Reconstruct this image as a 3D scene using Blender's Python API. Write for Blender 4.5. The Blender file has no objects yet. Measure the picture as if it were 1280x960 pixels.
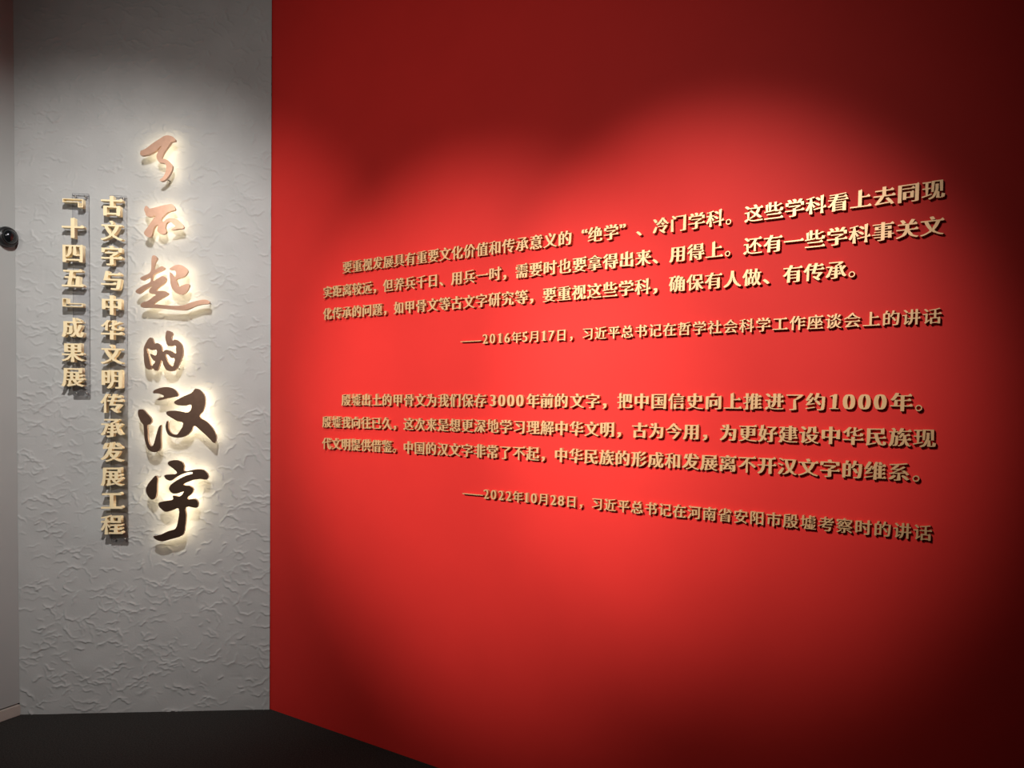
import bpy, math, random
import numpy as np
from mathutils import Vector, Matrix

S = bpy.context.scene
C = S.collection

# ---------------------------------------------------------------- camera, light, exposure
EYE = 1.55
cam_data = bpy.data.cameras.new('camera')
cam_data.sensor_width = 36
cam_data.lens = 27.0
cam_data.shift_y = 73.92 / 1280
cam = bpy.data.objects.new('camera', cam_data)
C.objects.link(cam)
cam.matrix_world = (Matrix.Translation((0, 0, EYE)) @ Matrix.Rotation(math.pi/2 - .03843, 4, 'X')
                    @ Matrix.Rotation(.01531, 4, 'Z'))
S.camera = cam
S.view_settings.view_transform = 'Standard'
S.view_settings.look = 'None'
S.view_settings.gamma = 1
S.view_settings.use_curve_mapping = False
S.view_settings.exposure = 0.0

world = bpy.data.worlds.new('world')
world.use_nodes = True
world.node_tree.nodes['Background'].inputs[0].default_value = (.9, .85, .8, 1)
world.node_tree.nodes['Background'].inputs[1].default_value = .012
S.world = world

# the two exhibition walls: points by distance along the wall, height, distance in front of it
TH = .59379
RED_O, RED_U, RED_N = Vector((-.8807, 3.6881, 0)), Vector((math.cos(TH), -math.sin(TH), 0)), Vector((-math.sin(TH), -math.cos(TH), 0))
PHI = .096
WHT_O, WHT_U, WHT_N = Vector((-1.235, 3.922, 0)), Vector((math.cos(PHI), math.sin(PHI), 0)), Vector((math.sin(PHI), -math.cos(PHI), 0))
WHT_W = 1.224


def red(t, z, off=0.):
    p = RED_O + RED_U * t + RED_N * off
    return Vector((p.x, p.y, z))


def wht(s, z, off=0.):
    p = WHT_O + WHT_U * s + WHT_N * off
    return Vector((p.x, p.y, z))


def spot(name, loc, target, watts, angle, blend, size, color):
    l = bpy.data.lights.new(name, 'SPOT')
    l.energy, l.spot_size, l.spot_blend, l.shadow_soft_size, l.color = watts, math.radians(angle), blend, size, color
    o = bpy.data.objects.new(name, l)
    C.objects.link(o)
    o.location = loc
    o.rotation_euler = (target - loc).to_track_quat('-Z', 'Y').to_euler()
    return o


spot('spot_light', red(1.403, 3.405, 3.056), red(1.799, 1.721), 570, 32.6, 1., .05, (1, .94, .88))
spot('spot_light', red(.231, 3.4, 3.962), red(.796, 1.530), 930, 32.3, 1., .05, (1, .94, .88))
spot('spot_light', red(1.403, 3.411, 4.064), red(.435, 1.965), 200, 75.8, 1., .05, (1, .94, .88))
spot('spot_light', wht(.04, 3.62, 2.35), wht(-.82, 1.64), 335, 64, 1., .025, (1, .98, .95))


# ---------------------------------------------------------------- materials
def material(name, color, rough=.5, metal=0., spec=.5, noise=None, bump=None, emit=None):
    m = bpy.data.materials.new(name)
    m.use_nodes = True
    nt = m.node_tree
    b = nt.nodes['Principled BSDF']
    b.inputs['Base Color'].default_value = (*color, 1)
    b.inputs['Roughness'].default_value = rough
    b.inputs['Metallic'].default_value = metal
    b.inputs['Specular IOR Level'].default_value = spec
    tc = nt.nodes.new('ShaderNodeTexCoord')
    if noise:
        sc, amt = noise
        n = nt.nodes.new('ShaderNodeTexNoise')
        n.inputs['Scale'].default_value = sc
        n.inputs['Detail'].default_value = 4
        nt.links.new(tc.outputs['Object'], n.inputs['Vector'])
        r = nt.nodes.new('ShaderNodeValToRGB')
        r.color_ramp.elements[0].position, r.color_ramp.elements[1].position = .3, .7
        r.color_ramp.elements[0].color = (*[c * (1 - amt) for c in color], 1)
        r.color_ramp.elements[1].color = (*[min(1, c * (1 + amt)) for c in color], 1)
        nt.links.new(n.outputs['Fac'], r.inputs['Fac'])
        nt.links.new(r.outputs['Color'], b.inputs['Base Color'])
    if bump:
        sc, st, dist = bump
        n = nt.nodes.new('ShaderNodeTexNoise')
        n.inputs['Scale'].default_value = sc
        n.inputs['Detail'].default_value = 3
        nt.links.new(tc.outputs['Object'], n.inputs['Vector'])
        bp = nt.nodes.new('ShaderNodeBump')
        bp.inputs['Strength'].default_value = st
        bp.inputs['Distance'].default_value = dist
        nt.links.new(n.outputs['Fac'], bp.inputs['Height'])
        nt.links.new(bp.outputs['Normal'], b.inputs['Normal'])
    if emit:
        b.inputs['Emission Color'].default_value = (*emit[0], 1)
        b.inputs['Emission Strength'].default_value = emit[1]
    return m


M = {
    'red': material('red_paint', (.62, .027, .022), .6, 0, .12, noise=(3, .03), bump=(260, .06, .001)),
    'plaster': material('white_plaster', (.44, .435, .425), .75, 0, .25, noise=(6, .05), bump=(90, .25, .002)),
    'smooth': material('grey_paint', (.36, .375, .365), .6, 0, .3, noise=(3, .03)),
    'skirt': material('skirting_paint', (.40, .36, .32), .5, 0, .3, noise=(20, .05)),
    'carpet': material('charcoal_carpet', (.030, .028, .026), .95, 0, .1, noise=(160, .5), bump=(400, .6, .004)),
    'ceiling': material('black_ceiling', (.03, .03, .03), .9, 0, .1, noise=(10, .1)),
    'gold': material('gold_paint', (.65, .39, .185), .40, .25, .5, noise=(40, .05)),
    'pale_gold': material('champagne_gold', (.95, .78, .48), .38, .0, .5, noise=(40, .05)),
    'bronze': material('brushed_bronze', (.43, .265, .19), .33, 1.0, .5, noise=(60, .06)),
    'led': material('warm_led_panel', (.9, .8, .6), .5, 0, .3, noise=(50, .02), emit=((1, .86, .58), 8)),
    'steel': material('steel', (.35, .33, .31), .4, .9, .5, noise=(50, .1)),
    'black': material('black_plastic', (.012, .012, .013), .35, 0, .5, noise=(50, .1)),
    'dark_glass': material('tinted_dome', (.006, .007, .008), .12, 0, .7, noise=(8, .1)),
    'grey_plastic': material('grey_plastic', (.02, .02, .02), .25, 0, .5, noise=(50, .1)),
}


def acrylic():
    m = bpy.data.materials.new('clear_acrylic')
    m.use_nodes = True
    nt = m.node_tree
    nt.nodes.clear()
    out = nt.nodes.new('ShaderNodeOutputMaterial')
    tr = nt.nodes.new('ShaderNodeBsdfTransparent')
    tr.inputs[0].default_value = (.965, .965, .975, 1)
    gl = nt.nodes.new('ShaderNodeBsdfGlossy')
    gl.inputs['Roughness'].default_value = .08
    fr = nt.nodes.new('ShaderNodeFresnel')
    fr.inputs[0].default_value = 1.45
    mx = nt.nodes.new('ShaderNodeMixShader')
    nt.links.new(fr.outputs[0], mx.inputs[0])
    nt.links.new(tr.outputs[0], mx.inputs[1])
    nt.links.new(gl.outputs[0], mx.inputs[2])
    nt.links.new(mx.outputs[0], out.inputs[0])
    return m


M['acrylic'] = acrylic()


# ---------------------------------------------------------------- helpers
def link_mesh(name, me, m=None, parent=None, matrix=None):
    o = bpy.data.objects.new(name, me)
    C.objects.link(o)
    if m and not me.materials:
        me.materials.append(m)
    if parent:
        o.parent = parent
    if matrix is not None:
        o.matrix_local = matrix
    return o


def mesh(name, verts, faces, smooth=False):
    me = bpy.data.meshes.new(name)
    me.from_pydata([tuple(v) for v in verts], [], faces)
    if smooth:
        me.shade_smooth()
    me.update()
    return me


def box(name, x0, x1, y0, y1, z0, z1, bevel=0.):
    v = [(x, y, z) for z in (z0, z1) for x, y in ((x0, y0), (x1, y0), (x1, y1), (x0, y1))]
    f = [(3, 2, 1, 0), (4, 5, 6, 7), (0, 1, 5, 4), (1, 2, 6, 5), (2, 3, 7, 6), (3, 0, 4, 7)]
    me = mesh(name, v, f)
    if bevel:
        import bmesh
        bm = bmesh.new()
        bm.from_mesh(me)
        bmesh.ops.bevel(bm, geom=bm.edges[:], offset=bevel, segments=2, affect='EDGES')
        bm.to_mesh(me)
        bm.free()
    return me


def lathe(name, prof, n=40):
    v, f = [], []
    for r, h in prof:
        for k in range(n):
            a = 2 * math.pi * k / n
            v.append((r * math.cos(a), r * math.sin(a), h))
    for i in range(len(prof) - 1):
        for k in range(n):
            a, b = i*n + k, i*n + (k+1) % n
            f.append((a, b, b + n, a + n))
    f.append(tuple(range(n))[::-1])
    f.append(tuple((len(prof)-1)*n + k for k in range(n)))
    return mesh(name, v, f, True)


def structure(o):
    o['kind'] = 'structure'
    return o


def tag(o, label, cat, group=None):
    o['label'], o['category'] = label, cat
    if group:
        o['group'] = group
    return o


def frame(origin, u, n):
    """Local x along a wall, y up, z out of the wall."""
    return Matrix(((u.x, 0, n.x, origin.x), (u.y, 0, n.y, origin.y), (0, 1, 0, origin.z), (0, 0, 0, 1)))


# ---------------------------------------------------------------- the room
ROOM_H = 4.3
structure(link_mesh('floor', box('floor', -4.5, 5.2, -3.6, 5.6, -.1, 0), M['carpet']))
structure(link_mesh('ceiling', box('ceiling', -4.5, 5.2, -3.6, 5.6, ROOM_H, ROOM_H + .1), M['ceiling']))
structure(link_mesh('wall_right', box('wall_right', -.48, 5.2, 0, ROOM_H, -.12, 0), M['red'], None, frame(RED_O, RED_U, RED_N)))


def plaster_wall():
    """Trowelled plaster: overlapping dabs, each with one steep and one drawn-out flank."""
    rng = np.random.default_rng(11)
    step = .0042
    nx, nz = int(WHT_W / step) + 1, int(ROOM_H / step) + 1
    xs, zs = np.linspace(-WHT_W, 0, nx), np.linspace(0, ROOM_H, nz)
    H = np.zeros((nz, nx))
    for amp, k in ((.0022, 3), (.0012, 8)):
        for _ in range(12):
            a, b, p = rng.uniform(-k, k), rng.uniform(-k, k), rng.uniform(0, 6.28)
            H += amp / 5 * np.sin(2 * np.pi * (a * xs[None, :] + b * zs[:, None]) / 1.2 + p)
    for _ in range(2300):
        cx, cz = rng.uniform(-WHT_W, 0), rng.uniform(0, ROOM_H)
        L = rng.uniform(.012, .050) * (1 if rng.random() < .88 else 1.8)
        ang = rng.normal(0, .6) + (math.pi if rng.random() < .35 else 0)
        kurv = rng.normal(0, 16)
        hgt = rng.uniform(.0012, .0060)
        tail = rng.uniform(.006, .022)
        steep = .003
        R = L + tail
        i0, i1 = max(0, int((cz - R) / step)), min(nz, int((cz + R) / step) + 2)
        j0, j1 = max(0, int((cx - R + WHT_W) / step)), min(nx, int((cx + R + WHT_W) / step) + 2)
        if i1 <= i0 or j1 <= j0:
            continue
        X, Z = np.meshgrid(xs[j0:j1] - cx, zs[i0:i1] - cz)
        u = X * math.cos(ang) + Z * math.sin(ang)
        w = -X * math.sin(ang) + Z * math.cos(ang)
        w = w - kurv * .5 * u * u - .003 * np.sin(u * 160 + cx * 50)
        along = np.clip(1 - (u / L) ** 2, 0, 1)
        prof = np.where(w > 0, np.exp(-w / tail * 2.5), np.clip(1 + w / steep, 0, 1))
        d = hgt * np.sqrt(along) * prof
        H[i0:i1, j0:j1] = np.maximum(H[i0:i1, j0:j1], H[i0:i1, j0:j1] * .4 + d)
    X, Z = np.meshgrid(xs, zs)
    co = np.stack([X, Z, H], -1).reshape(-1, 3)
    idx = np.arange(nx * nz).reshape(nz, nx)
    quads = np.stack([idx[:-1, :-1], idx[:-1, 1:], idx[1:, 1:], idx[1:, :-1]], -1).reshape(-1, 4)
    me = bpy.data.meshes.new('plaster')
    me.vertices.add(len(co))
    me.vertices.foreach_set('co', co.ravel())
    me.loops.add(quads.size)
    me.loops.foreach_set('vertex_index', quads.ravel())
    me.polygons.add(len(quads))
    me.polygons.foreach_set('loop_start', np.arange(0, quads.size, 4))
    me.polygons.foreach_set('use_smooth', np.ones(len(quads), bool))
    me.update(calc_edges=True)
    return me


structure(link_mesh('wall_back', plaster_wall(), M['plaster'], None, frame(WHT_O, WHT_U, WHT_N)))

LEFT_O = wht(-WHT_W, 0)
LEFT_U = Vector((-.41, -.912, 0)).normalized()
LEFT_N = Vector((-LEFT_U.y, LEFT_U.x, 0))
left_frame = frame(LEFT_O, -LEFT_U, LEFT_N)
structure(link_mesh('wall_left', box('wall_left', -3.2, .0, .061, ROOM_H, -.12, 0), M['smooth'], None, left_frame))
structure(link_mesh('baseboard_left', box('baseboard_left', -3.2, -.002, 0, .054, -.12, .010, .002), M['skirt'], None, left_frame))

# ---------------------------------------------------------------- lettering
NUMERAL_ONE = [[(.10,.0),(.42,.0),(.42,.045),(.335,.06),(.335,.70),(.285,.70),(.10,.60),(.10,.555),(.195,.585),(.195,.06),(.10,.045)]]


def sample_spline(s):
    pts, bp = [], s.bezier_points
    n = len(bp)
    for i in range(n):
        a, b = bp[i], bp[(i + 1) % n]
        p0, p1, p2, p3 = (Vector(v[:2]) for v in (a.co, a.handle_right, b.handle_left, b.co))
        pts.append(p0)
        ch = p3 - p0
        if ch.length < 1e-6:
            continue
        nrm = Vector((-ch.y, ch.x)) / ch.length
        bend = max(abs((p1 - p0).dot(nrm)), abs((p2 - p0).dot(nrm)))
        if bend > .004:
            m = 3 if bend < .03 else 5
            for k in range(1, m):
                t = k / m
                u = 1 - t
                pts.append(u*u*u*p0 + 3*u*u*t*p1 + 3*u*t*t*p2 + t*t*t*p3)
    out = []
    for p in pts:
        if not out or (p - out[-1]).length > .003:
            out.append(p)
    if len(out) > 2 and (out[0] - out[-1]).length < .003:
        out.pop()
    return [(p.x, p.y) for p in out]


def area(c):
    return sum(c[i][0]*c[(i+1) % len(c)][1] - c[(i+1) % len(c)][0]*c[i][1] for i in range(len(c))) / 2


def raw_outline(ch):
    if ch == '1':
        return NUMERAL_ONE
    cu = bpy.data.curves.new('lettering', 'FONT')
    cu.body = ch
    o = bpy.data.objects.new('lettering', cu)
    C.objects.link(o)
    dg = bpy.context.evaluated_depsgraph_get()
    dg.update()
    ev = o.evaluated_get(dg)
    cs = [sample_spline(s) for s in ev.to_curve(dg).splines]
    ev.to_curve_clear()
    bpy.data.objects.remove(o)
    bpy.data.curves.remove(cu)
    cs = [c for c in cs if len(c) > 2]
    if area(max(cs, key=lambda c: abs(area(c)))) < 0:
        cs = [c[::-1] for c in cs]
    return cs


def crossing(cs, owner):
    """Outline points at which two edges run through each other."""
    S = [(c[i], c[(i+1) % len(c)], ci, i, len(c)) for ci, c in enumerate(cs) for i in range(len(c))]
    P = np.array([s[0] for s in S])
    Q = np.array([s[1] for s in S])
    D = Q - P
    bad = set()
    for k, (p, q, ci, i, n) in enumerate(S):
        d = D[k]
        den = d[0] * D[:, 1] - d[1] * D[:, 0]
        level = abs(den) < .02 * np.hypot(d[0], d[1]) * np.hypot(D[:, 0], D[:, 1])
        den = np.where(level, 1, den)
        e = P - P[k]
        t = (e[:, 0] * D[:, 1] - e[:, 1] * D[:, 0]) / den
        u = (e[:, 0] * d[1] - e[:, 1] * d[0]) / den
        for m in np.nonzero(~level & (t > -1e-3) & (t < 1.001) & (u > -1e-3) & (u < 1.001))[0]:
            cj, j = S[m][2], S[m][3]
            if cj == ci and (j - i) % n in (0, 1, n - 1):
                continue
            bad.add(owner[ci][i])
            bad.add(owner[cj][j])
    return bad


def song_outline(ch, stem, thin, serif):
    """Heavy Song lettering: broad uprights, slim level strokes, triangular stops at the stroke ends."""
    cs = raw_outline(ch)
    if ch in '。﹃﹄—':
        return cs
    segs = [(c[i], c[(i+1) % len(c)]) for c in cs for i in range(len(c))]

    def gap(p, sx):
        best = 9.
        for (x0, y0), (x1, y1) in segs:
            for yy in (p[1] - .004, p[1] + .004):
                if (y0 - yy) * (y1 - yy) < 0:
                    x = x0 + (x1 - x0) * (yy - y0) / (y1 - y0)
                    d = (x - p[0]) * sx
                    if .006 < d < best:
                        best = d
        return best
    def shape(scale, stops):
        res, owner = [], []
        for ci, c in enumerate(cs):
            n = len(c)
            new = []
            for i in range(n):
                k = scale[ci][i]
                new.append((c[i][0] + shift[ci][i][0] * k, c[i][1] + shift[ci][i][1] * k))
            out, own = [], []
            for i in range(n):
                # going round counter-clockwise: up the right end of a level stroke, then left along its top
                q, a, p, b = new[i-2], new[i-1], new[i], new[(i+1) % n]
                up = Vector((p[0]-a[0], p[1]-a[1]))
                left = Vector((b[0]-p[0], b[1]-p[1]))
                before = Vector((a[0]-q[0], a[1]-q[1]))
                out.append(p)
                own.append((ci, i))
                if serif and stops[ci][i] and left.x < -.13 and abs(left.y) < .03 and up.y > .03 and abs(up.x) < .35 * up.y:
                    stop = up.y < .11 and before.x > .1 and abs(before.y) < .05
                    if stop or up.y > .2:
                        w = min(-left.x * .8, .17) if stop else min(-left.x * .5, .11)
                        h = serif if stop else serif * .5
                        if stop:
                            out[-1] = (p[0] + .015, p[1] - .01)
                        out.append((p[0] - w * .38, p[1] + h))
                        out.append((p[0] - w, p[1] + (b[1]-p[1]) * (w / -left.x)))
                        own += [(ci, i), (ci, i)]
            res.append(out)
            owner.append(own)
        return res, owner

    shift = []
    for c in cs:
        n, row = len(c), []
        for i in range(n):
            a, p, b = c[i-1], c[i], c[(i+1) % n]
            n1 = Vector((p[1]-a[1], a[0]-p[0])).normalized()
            n2 = Vector((b[1]-p[1], p[0]-b[0])).normalized()
            wx = max(-1, min(1, (n1.x + n2.x) * 1.1))
            d = 0
            if abs(wx) > .08:
                d = min(stem * abs(wx), .27 * gap(p, 1 if wx > 0 else -1)) * (1 if wx > 0 else -1)
            sy = n1.y if abs(n1.y) > abs(n2.y) else n2.y
            row.append((d, -thin * sy if abs(sy) > .85 else 0))
        shift.append(row)
    scale = [[1.] * len(c) for c in cs]
    stops = [[True] * len(c) for c in cs]
    for attempt in range(14):
        res, owner = shape(scale, stops)
        bad = crossing(res, owner)
        if not bad:
            break
        for ci, i in bad:
            if any(stops[ci][(i + k) % len(cs[ci])] for k in (-1, 0, 1)) and attempt < 2:
                for k in (-1, 0, 1):
                    stops[ci][(i + k) % len(cs[ci])] = False
            for k in (-1, 0, 1, 2):
                scale[ci][(i + k) % len(cs[ci])] *= .6 if attempt < 9 else 0
    return res


def letter_mesh(contours, depth, name, bevel=0., offset=0.):
    cu = bpy.data.curves.new(name, 'CURVE')
    cu.dimensions = '2D'
    cu.fill_mode = 'BOTH'
    cu.extrude = depth / 2
    cu.bevel_depth = bevel
    cu.bevel_resolution = 0
    cu.offset = offset
    for c in contours:
        s = cu.splines.new('POLY')
        s.points.add(len(c) - 1)
        for k, p in enumerate(c):
            s.points[k].co = (p[0], p[1], 0, 1)
        s.use_cyclic_u = True
    o = bpy.data.objects.new(name, cu)
    C.objects.link(o)
    dg = bpy.context.evaluated_depsgraph_get()
    dg.update()
    me = bpy.data.meshes.new_from_object(o.evaluated_get(dg))
    bpy.data.objects.remove(o)
    bpy.data.curves.remove(cu)
    me.name = name
    return me


# ---------------------------------------------------------------- raised lettering
ONES = ['', 'first', 'second', 'third', 'fourth', 'fifth', 'sixth', 'seventh', 'eighth', 'ninth', 'tenth', 'eleventh', 'twelfth',
        'thirteenth', 'fourteenth', 'fifteenth', 'sixteenth', 'seventeenth', 'eighteenth', 'nineteenth']


def ordinal(n):
    if n < 20:
        return ONES[n]
    tens = {2: ('twentieth', 'twenty'), 3: ('thirtieth', 'thirty'), 4: ('fortieth', 'forty')}[n // 10]
    return tens[0] if n % 10 == 0 else tens[1] + '-' + ONES[n % 10]


NAMES = {'，': ('raised_comma', 'comma'), '、': ('raised_comma', 'enumeration comma'), '。': ('raised_full_stop', 'full stop'),
         '“': ('raised_quotation_mark', 'opening quotation mark'), '”': ('raised_quotation_mark', 'closing quotation mark'),
         '—': ('raised_dash', 'dash'), '﹃': ('raised_bracket', 'opening corner bracket'), '﹄': ('raised_bracket', 'closing corner bracket')}
STYLE = {'bold': (.045, .008, .08), 'medium': (.024, .008, .065), 'column': (.046, -.004, .06)}
_mesh_cache = {}


def glyph(ch, style, em, depth):
    key = (ch, style)
    if key not in _mesh_cache:
        cs = song_outline(ch, *STYLE[style])
        ox, oy = .5, .385
        if ch.isdigit():
            ox, oy = .25, .345
        elif ch == '“':
            ox, oy = -.12, .30
        elif ch == '”':
            ox, oy = .52, .30
        elif ch in '﹃﹄':
            xs, ys = [p[0] for c in cs for p in c], [p[1] for c in cs for p in c]
            ox, oy = (min(xs) + max(xs)) / 2, (min(ys) + max(ys)) / 2
        k = 1.12 if ch.isdigit() else 1.
        w = 1.4 if ch in '﹃﹄' else 2.1 if ch == '—' else k
        h = 1.12 if ch in '﹃﹄' else k
        cs = [[((x - ox) * em * w, (y - oy) * em * h) for x, y in c] for c in cs]
        _mesh_cache[key] = letter_mesh(cs, depth, NAMES.get(ch, ('raised_character',))[0])
    return _mesh_cache[key]


def letter(ch, style, em, depth, matrix, m, where, group, colour):
    if ch.isdigit():
        name, what, cat = 'raised_numeral', 'numeral "%s"' % ch, 'numeral'
    elif ch in NAMES:
        name, what = NAMES[ch]
        cat = 'punctuation mark'
    else:
        name, what, cat = 'raised_character', 'character "%s"' % ch, 'character'
    o = link_mesh(name, glyph(ch, style, em, depth), m, None, matrix)
    return tag(o, 'raised %s %s, %s' % (colour, what, where), cat, group)


ADV, EM, DEPTH = .0650, .0605, .014


def red_line(items, z, style, em, where, group):
    for n, (ch, t) in enumerate(items, 1):
        mx = frame(red(t, EYE + z, DEPTH / 2), RED_U, RED_N)
        letter(ch, style, em, DEPTH, mx, M['gold'], '%s in %s' % (ordinal(n), where), group, 'gold')


def grid(text, start=0):
    return [(c, (start + k) * ADV) for k, c in enumerate(text)]


red_line(grid('要重视发展具有重要文化价值和传承意义的“绝学”、冷门学科。这些学科看上去同现', 2), .6698, 'bold', EM,
         'first line of upper quotation on red wall', 'characters of the first line of the upper quotation')
red_line(grid('实距离较远，但养兵千日、用兵一时，需要时也要拿得出来、用得上。还有一些学科事关文'), .5644, 'bold', EM,
         'second line of upper quotation on red wall', 'characters of the second line of the upper quotation')
red_line(grid('化传承的问题，如甲骨文等古文字研究等，要重视这些学科，确保有人做、有传承。'), .4612, 'bold', EM,
         'third line of upper quotation on red wall', 'characters of the third line of the upper quotation')
red_line([('—', .8576)] + list(zip('2016年5月17日', (.9315, .968, 1.004, 1.0405, 1.0850, 1.1255, 1.1700, 1.2125, 1.2465, 1.2920))) + [('，', 1.349)]
         + [(c, 1.4060 + k * .05415) for k, c in enumerate('习近平总书记在哲学社会科学工作座谈会上的讲话')], .3036, 'medium', .0500,
         'source line under upper quotation', 'characters of the upper source line')
red_line(grid('殷墟出土的甲骨文为我们保存', 2) + list(zip('3000', (.9745, 1.0185, 1.0625, 1.1065))) + list(zip('年前的', (1.1675, 1.2315, 1.2965)))
         + list(zip('文字，把中国信史向上推', [1.3660 + .0662 * k for k in range(11)])) + list(zip('进了约', (2.0985, 2.1635, 2.2270)))
         + list(zip('1000', (2.2815, 2.3250, 2.3690, 2.4130))) + [('年', 2.4705), ('。', 2.5355)], .0526, 'bold', EM,
         'first line of lower quotation on red wall', 'characters of the first line of the lower quotation')
red_line(grid('殷墟我向往已久，这次来是想更深地学习理解中华文明，古为今用，为更好建设中华民族现'), -.0525, 'bold', EM,
         'second line of lower quotation on red wall', 'characters of the second line of the lower quotation')
red_line(grid('代文明提供借鉴。中国的汉文字非常了不起，中华民族的形成和发展离不开汉文字的维系。'), -.1563, 'bold', EM,
         'third line of lower quotation on red wall', 'characters of the third line of the lower quotation')
red_line([('—', .8780)] + list(zip('2022年10月28日', (.9475, .9845, 1.0215, 1.0585, 1.1025, 1.1440, 1.1795, 1.2245, 1.2685, 1.3035, 1.3490))) + [('，', 1.404)]
         + [(c, 1.4590 + k * .05400) for k, c in enumerate('习近平总书记在河南省安阳市殷墟考察时的讲话')], -.3322, 'medium', .0500,
         'source line under lower quotation', 'characters of the lower source line')

# ---------------------------------------------------------------- two vertical columns on clear strips
for s0, s1, z0, z1, label in ((-.948, -.870, 1.604, 2.597, 'short clear acrylic strip behind the column of eight gold characters'),
                              (-.772, -.692, .877, 2.595, 'long clear acrylic strip behind the column of fourteen gold characters')):
    w, h = s1 - s0, z1 - z0
    st = link_mesh('acrylic_strip', box('acrylic_strip', -w/2, w/2, 0, h, 0, .010, .0008), M['acrylic'], None, frame(wht((s0 + s1)/2, z0, .012), WHT_U, WHT_N))
    tag(st, label, 'sign backing', 'clear strips behind the columns')
    screw = lathe('screw', [(.0022, -.010), (.0022, .0095), (.0052, .0098), (.0052, .012), (.0035, .0135), (.0008, .0138)], 16)
    for x in (-w/2 + .014, w/2 - .014):
        for y in (.014, h - .014):
            link_mesh('screw', screw, M['steel'], st, Matrix.Translation((x, y, 0)))

COL_EM, COL_D = .103, .030
for text, s0, s1, z0, z1, where, group in (
        ('古文字与中华文明传承发展工程', -.7498, -.7568, 2.5367, .9671, 'long column on white plaster wall', 'characters of the long column'),
        ('﹃十四五﹄成果展', -.9317, -.9371, 2.5428, 1.6977, 'short column on white plaster wall', 'characters of the short column')):
    for k, ch in enumerate(text):
        f = k / (len(text) - 1)
        mx = frame(wht(s0 + (s1 - s0) * f, z0 + (z1 - z0) * f, .022 + COL_D / 2), WHT_U, WHT_N)
        letter(ch, 'column', COL_EM, COL_D, mx, M['pale_gold'], '%s in %s' % (ordinal(k + 1), where), group, 'pale gold')


# ---------------------------------------------------------------- the six backlit brush characters (outline in millimetres)
def smooth(c, k=3):
    P = [Vector(p) for p in c]
    n, out = len(P), []
    for i in range(n):
        a, b, d, e = P[i-1], P[i], P[(i+1) % n], P[(i+2) % n]
        ta, tb = (d - a), (e - b)
        L = (d - b).length
        ta = ta / max(ta.length, 1e-6) * L * .9
        tb = tb / max(tb.length, 1e-6) * L * .9
        for j in range(k):
            t = j / k
            h = (2*t**3 - 3*t*t + 1, t**3 - 2*t*t + t, -2*t**3 + 3*t*t, t**3 - t*t)
            p = b * h[0] + ta * h[1] + d * h[2] + tb * h[3]
            out.append((p.x / 1000, p.y / 1000))
    return out


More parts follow.
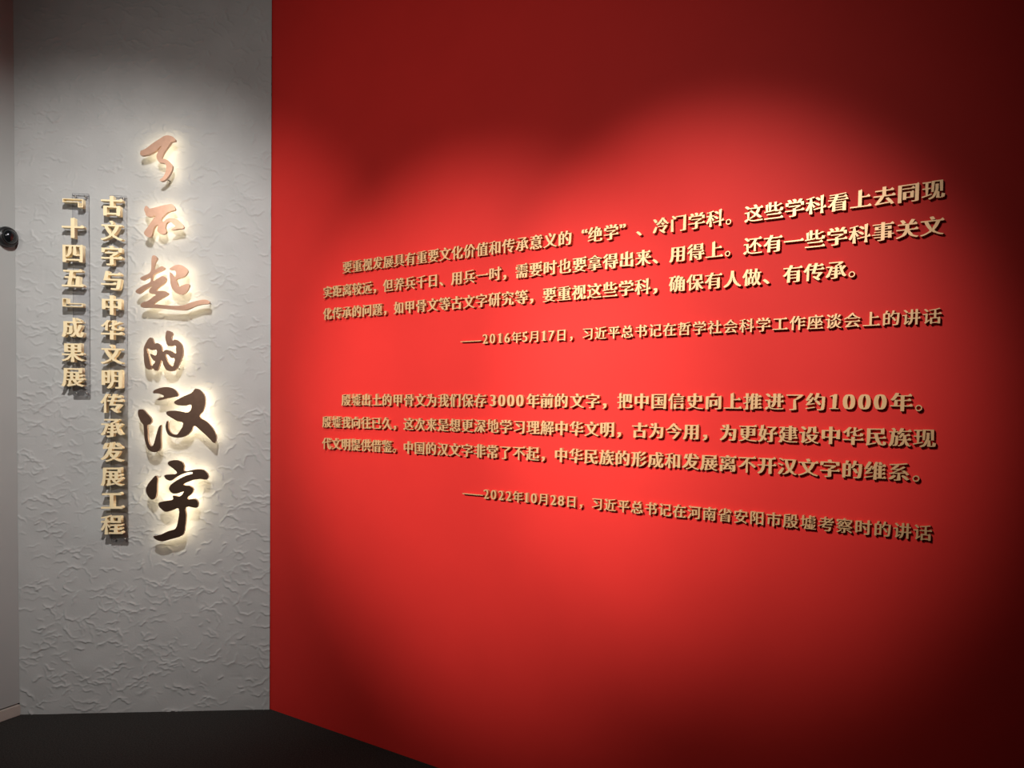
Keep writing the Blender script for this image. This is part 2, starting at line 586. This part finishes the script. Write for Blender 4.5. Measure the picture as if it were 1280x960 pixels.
BRUSH = [
    ('了', -0.5247, 2.7717, [
        [(-82,29),(-71,35),(-53,46),(-32,64),(-8,82),(14,97),(28,107),(45,111),(67,107),(82,95),(81,87),(65,82),(56,71),(45,54),(35,39),(26,24),(20,9),(19,-4),(31,-3),(49,-11),(61,-24),(68,-36),(66,-52),(57,-73),(45,-91),(31,-106),(17,-111),(8,-109),(9,-103),(20,-94),(31,-77),(36,-59),(38,-41),(33,-27),(24,-23),(6,-21),(-3,-10),(-8,4),(-4,22),(5,41),(15,58),(-1,42),(-18,29),(-39,17),(-61,10),(-82,10)]]),
    ('不', -0.4976, 2.4688, [
        [(-84,70),(-70,57),(-43,63),(-12,73),(21,81),(39,82),(54,60),(48,53),(26,46),(7,33),(-7,15),(-13,5),(-6,-4),(1,-1),(10,7),(26,14),(45,13),(65,8),(84,-10),(94,-26),(91,-33),(70,-36),(45,-42),(33,-41),(54,-26),(45,-17),(29,-3),(15,-8),(8,-21),(7,-38),(11,-52),(7,-62),(-7,-65),(-24,-59),(-32,-48),(-29,-28),(-28,-21),(-40,-26),(-48,-40),(-54,-60),(-62,-80),(-76,-82),(-92,-70),(-94,-59),(-79,-36),(-62,-10),(-48,11),(-39,24),(-54,19),(-70,17),(-83,21),(-88,35),(-93,50)]]),
    ('起', -0.4562, 2.1668, [
        [(-95,131),(-83,131),(-74,117),(-83,100),(-88,62),(-71,70),(-53,81),(-42,77),(-38,70),(-60,55),(-85,43),(-94,34),(-94,8),(-78,16),(-53,32),(-37,30),(-31,16),(-42,-3),(-64,-20),(-78,-35),(-74,-40),(-46,-39),(-28,-44),(-22,-53),(-30,-62),(-53,-76),(-78,-92),(-90,-105),(-75,-106),(-46,-109),(4,-111),(47,-108),(68,-100),(104,-87),(136,-78),(161,-77),(176,-88),(172,-96),(140,-100),(107,-110),(79,-124),(57,-131),(25,-131),(-25,-127),(-75,-124),(-124,-123),(-149,-122),(-153,-110),(-142,-99),(-117,-89),(-92,-68),(-81,-59),(-106,-54),(-113,-45),(-108,-30),(-94,-15),(-124,-29),(-156,-54),(-170,-55),(-176,-45),(-166,-34),(-142,-17),(-108,2),(-107,23),(-124,18),(-141,9),(-153,14),(-153,21),(-138,31),(-110,46),(-102,68),(-101,105),(-99,123)],
        [(-16,66),(-3,79),(15,89),(36,90),(59,79),(71,63),(66,47),(50,31),(25,23),(16,16),(22,1),(27,-16),(50,-7),(78,-3),(72,-29),(61,-45),(43,-54),(18,-49),(-1,-31),(-10,-9),(-13,16),(-14,53),(-5,46),(11,30),(13,61),(-1,64)]]),
    ('的', -0.5022, 1.8334, [
        [(-60,64),(-52,60),(-45,41),(-40,34),(-29,38),(-16,31),(-8,17),(-2,-6),(7,4),(24,4),(41,-2),(60,-12),(60,7),(59,27),(35,23),(20,27),(13,46),(10,66),(14,94),(20,100),(35,96),(45,84),(39,66),(41,51),(55,57),(71,51),(87,33),(93,7),(91,-21),(82,-50),(68,-79),(52,-96),(29,-100),(13,-92),(0,-69),(-8,-45),(-14,-58),(-21,-81),(-29,-97),(-37,-99),(-48,-89),(-54,-82),(-58,-91),(-72,-94),(-84,-85),(-90,-63),(-93,-25),(-92,12),(-82,38),(-70,58)],
        [(-77,10),(-56,2),(-33,4),(-36,-24),(-61,-16),(-59,-29),(-48,-47),(-39,-54),(-48,-69),(-54,-77),(-61,-68),(-66,-42),(-73,-16)],
        [(11,-17),(24,-20),(38,-34),(54,-36),(50,-63),(45,-76),(29,-67),(18,-49),(13,-32)]]),
    ('汉', -0.4360, 1.4933, [
        [(-115,138),(-103,149),(-75,159),(-47,162),(-23,156),(-3,140),(5,120),(-15,113),(-47,106),(-75,98),(-95,98),(-83,108),(-63,115),(-75,124),(-99,130),(-113,130)],
        [(-181,49),(-164,49),(-146,31),(-125,6),(-122,-10),(-131,-23),(-143,-29),(-141,-56),(-141,-89),(-135,-118),(-125,-132),(-115,-126),(-105,-92),(-91,-43),(-79,-26),(-77,-38),(-80,-88),(-79,-138),(-91,-156),(-111,-162),(-135,-153),(-147,-130),(-157,-93),(-159,-56),(-162,-27),(-174,-11),(-186,18),(-187,40)],
        [(-15,88),(1,101),(32,118),(68,135),(86,156),(102,154),(124,134),(133,109),(132,76),(122,43),(106,18),(140,-6),(169,-39),(185,-72),(187,-93),(179,-113),(161,-98),(136,-73),(108,-48),(80,-28),(68,-53),(48,-74),(20,-87),(-12,-87),(-40,-77),(-53,-55),(-56,-30),(-47,-5),(-44,-21),(-41,-46),(-28,-67),(-4,-73),(10,-58),(28,-16),(0,-6),(-27,10),(-49,24),(-52,38),(-35,45),(0,45),(54,39),(68,75),(40,71),(8,72),(-9,78)]]),
    ('字', -0.4374, 1.0897, [
        [(-98,125),(-97,75),(-100,24),(-118,5),(-141,26),(-150,53),(-141,80),(-121,107)],
        [(-45,189),(-30,201),(1,203),(25,192),(34,173),(34,149),(80,157),(121,158),(142,142),(150,123),(142,108),(111,110),(80,106),(48,93),(30,81),(59,76),(77,60),(72,38),(48,11),(85,11),(100,-5),(100,-27),(90,-35),(43,-31),(43,-71),(40,-114),(30,-166),(6,-182),(-36,-193),(-72,-203),(-103,-193),(-115,-177),(-106,-175),(-77,-168),(-46,-152),(-9,-139),(4,-98),(7,-38),(-20,-46),(-54,-55),(-79,-38),(-90,-17),(-82,-6),(-40,2),(-20,8),(-20,26),(12,22),(33,46),(25,46),(1,37),(-25,40),(-39,59),(-30,81),(7,108),(43,127),(75,137),(73,145),(38,140),(1,122),(-30,101),(-53,109),(-61,127),(-35,132),(-1,139),(-19,162),(-40,178)]]),
]
FACE_Z, SHELL, PANEL = .070, .019, .0045
ORDER = ['topmost of the six', 'second from the top', 'third from the top', 'fourth from the top', 'fifth from the top', 'lowest of the six']
stud_mesh = lathe('stud', [(.003, 0), (.003, FACE_Z - SHELL + .002)], 12)


def inset(piece, dist):
    """The same outline drawn in by a small margin, less where strokes are too thin for it."""
    scale = [[1.] * len(c) for c in piece]
    for attempt in range(12):
        out = []
        for ci, c in enumerate(piece):
            sign = (1 if area(c) > 0 else -1) * (1 if ci == 0 else -1)
            row = []
            for i in range(len(c)):
                t = (Vector(c[(i+1) % len(c)]) - Vector(c[i-1])).normalized()
                d = dist * scale[ci][i] * sign
                row.append((c[i][0] - t.y * d, c[i][1] + t.x * d))
            out.append(row)
        bad = crossing(out, [[(ci, i) for i in range(len(c))] for ci, c in enumerate(out)])
        if not bad:
            break
        for ci, i in bad:
            for k in (-2, -1, 0, 1, 2, 3):
                scale[ci][(i + k) % len(scale[ci])] *= .7
    return out


def inside(p, c):
    r = False
    for i in range(len(c)):
        (x0, y0), (x1, y1) = c[i-1], c[i]
        if (y0 > p[1]) != (y1 > p[1]) and p[0] < x0 + (x1 - x0) * (p[1] - y0) / (y1 - y0):
            r = not r
    return r


for k, (ch, cs_, cz_, outlines) in enumerate(BRUSH):
    e = bpy.data.objects.new('backlit_character', None)
    e.empty_display_size = .05
    C.objects.link(e)
    e.matrix_world = frame(wht(cs_, cz_, 0), WHT_U, WHT_N)
    tag(e, 'large bronze backlit brush character "%s" with warm halo, %s' % (ch, ORDER[k]), 'backlit character', 'backlit brush characters')
    loops = [smooth(c) for c in outlines]
    holes = [l for l in loops if any(l is not q and inside(l[0], q) for q in loops)]
    for l in [l for l in loops if l not in holes]:
        piece = [l] + [h for h in holes if inside(h[0], l)]
        link_mesh('face', letter_mesh(piece, SHELL, 'face'), M['bronze'], e, Matrix.Translation((0, 0, FACE_Z - SHELL/2)))
        lp = link_mesh('light_panel', letter_mesh(inset(piece, PANEL), .004, 'light_panel'), M['led'], e, Matrix.Translation((0, 0, FACE_Z - SHELL - .0025)))
        lp['label'] = 'glowing warm white panel behind the face'
        # two studs carry each piece, set where the stroke is broad
        X = [p[0] for p in l]
        Y = [p[1] for p in l]
        best = []
        for a in range(1, 24):
            for b in range(1, 24):
                p = (min(X) + (max(X) - min(X)) * a / 24, min(Y) + (max(Y) - min(Y)) * b / 24)
                if inside(p, l) and not any(inside(p, h) for h in piece[1:]):
                    best.append((min((p[0]-q[0])**2 + (p[1]-q[1])**2 for c in piece for q in c), p))
        best.sort(reverse=True)
        first = best[0][1]
        second = max(best[:max(2, len(best)//2)], key=lambda v: (v[1][0]-first[0])**2 + (v[1][1]-first[1])**2)[1]
        for p in (first, second):
            link_mesh('stud', stud_mesh, M['steel'], e, Matrix.Translation((p[0], p[1], 0)))

# ---------------------------------------------------------------- small dome camera on the side wall
e = bpy.data.objects.new('security_camera', None)
e.empty_display_size = .05
C.objects.link(e)
e.matrix_world = left_frame @ Matrix.Translation((-.050, 2.367, 0))
tag(e, 'small black round security camera on smooth grey side wall', 'camera')
link_mesh('housing', lathe('housing', [(.047, 0), (.049, .004), (.049, .022), (.046, .030), (.040, .034), (.037, .034)]), M['black'], e)
link_mesh('trim_ring', lathe('trim_ring', [(.041, .030), (.041, .0355), (.0385, .0375), (.036, .036), (.0355, .030)]), M['grey_plastic'], e)
link_mesh('dome', lathe('dome', [(.036 * math.cos(a), .032 + .030 * math.sin(a)) for a in [i * math.pi / 2 / 12 * .98 for i in range(13)]]), M['dark_glass'], e)
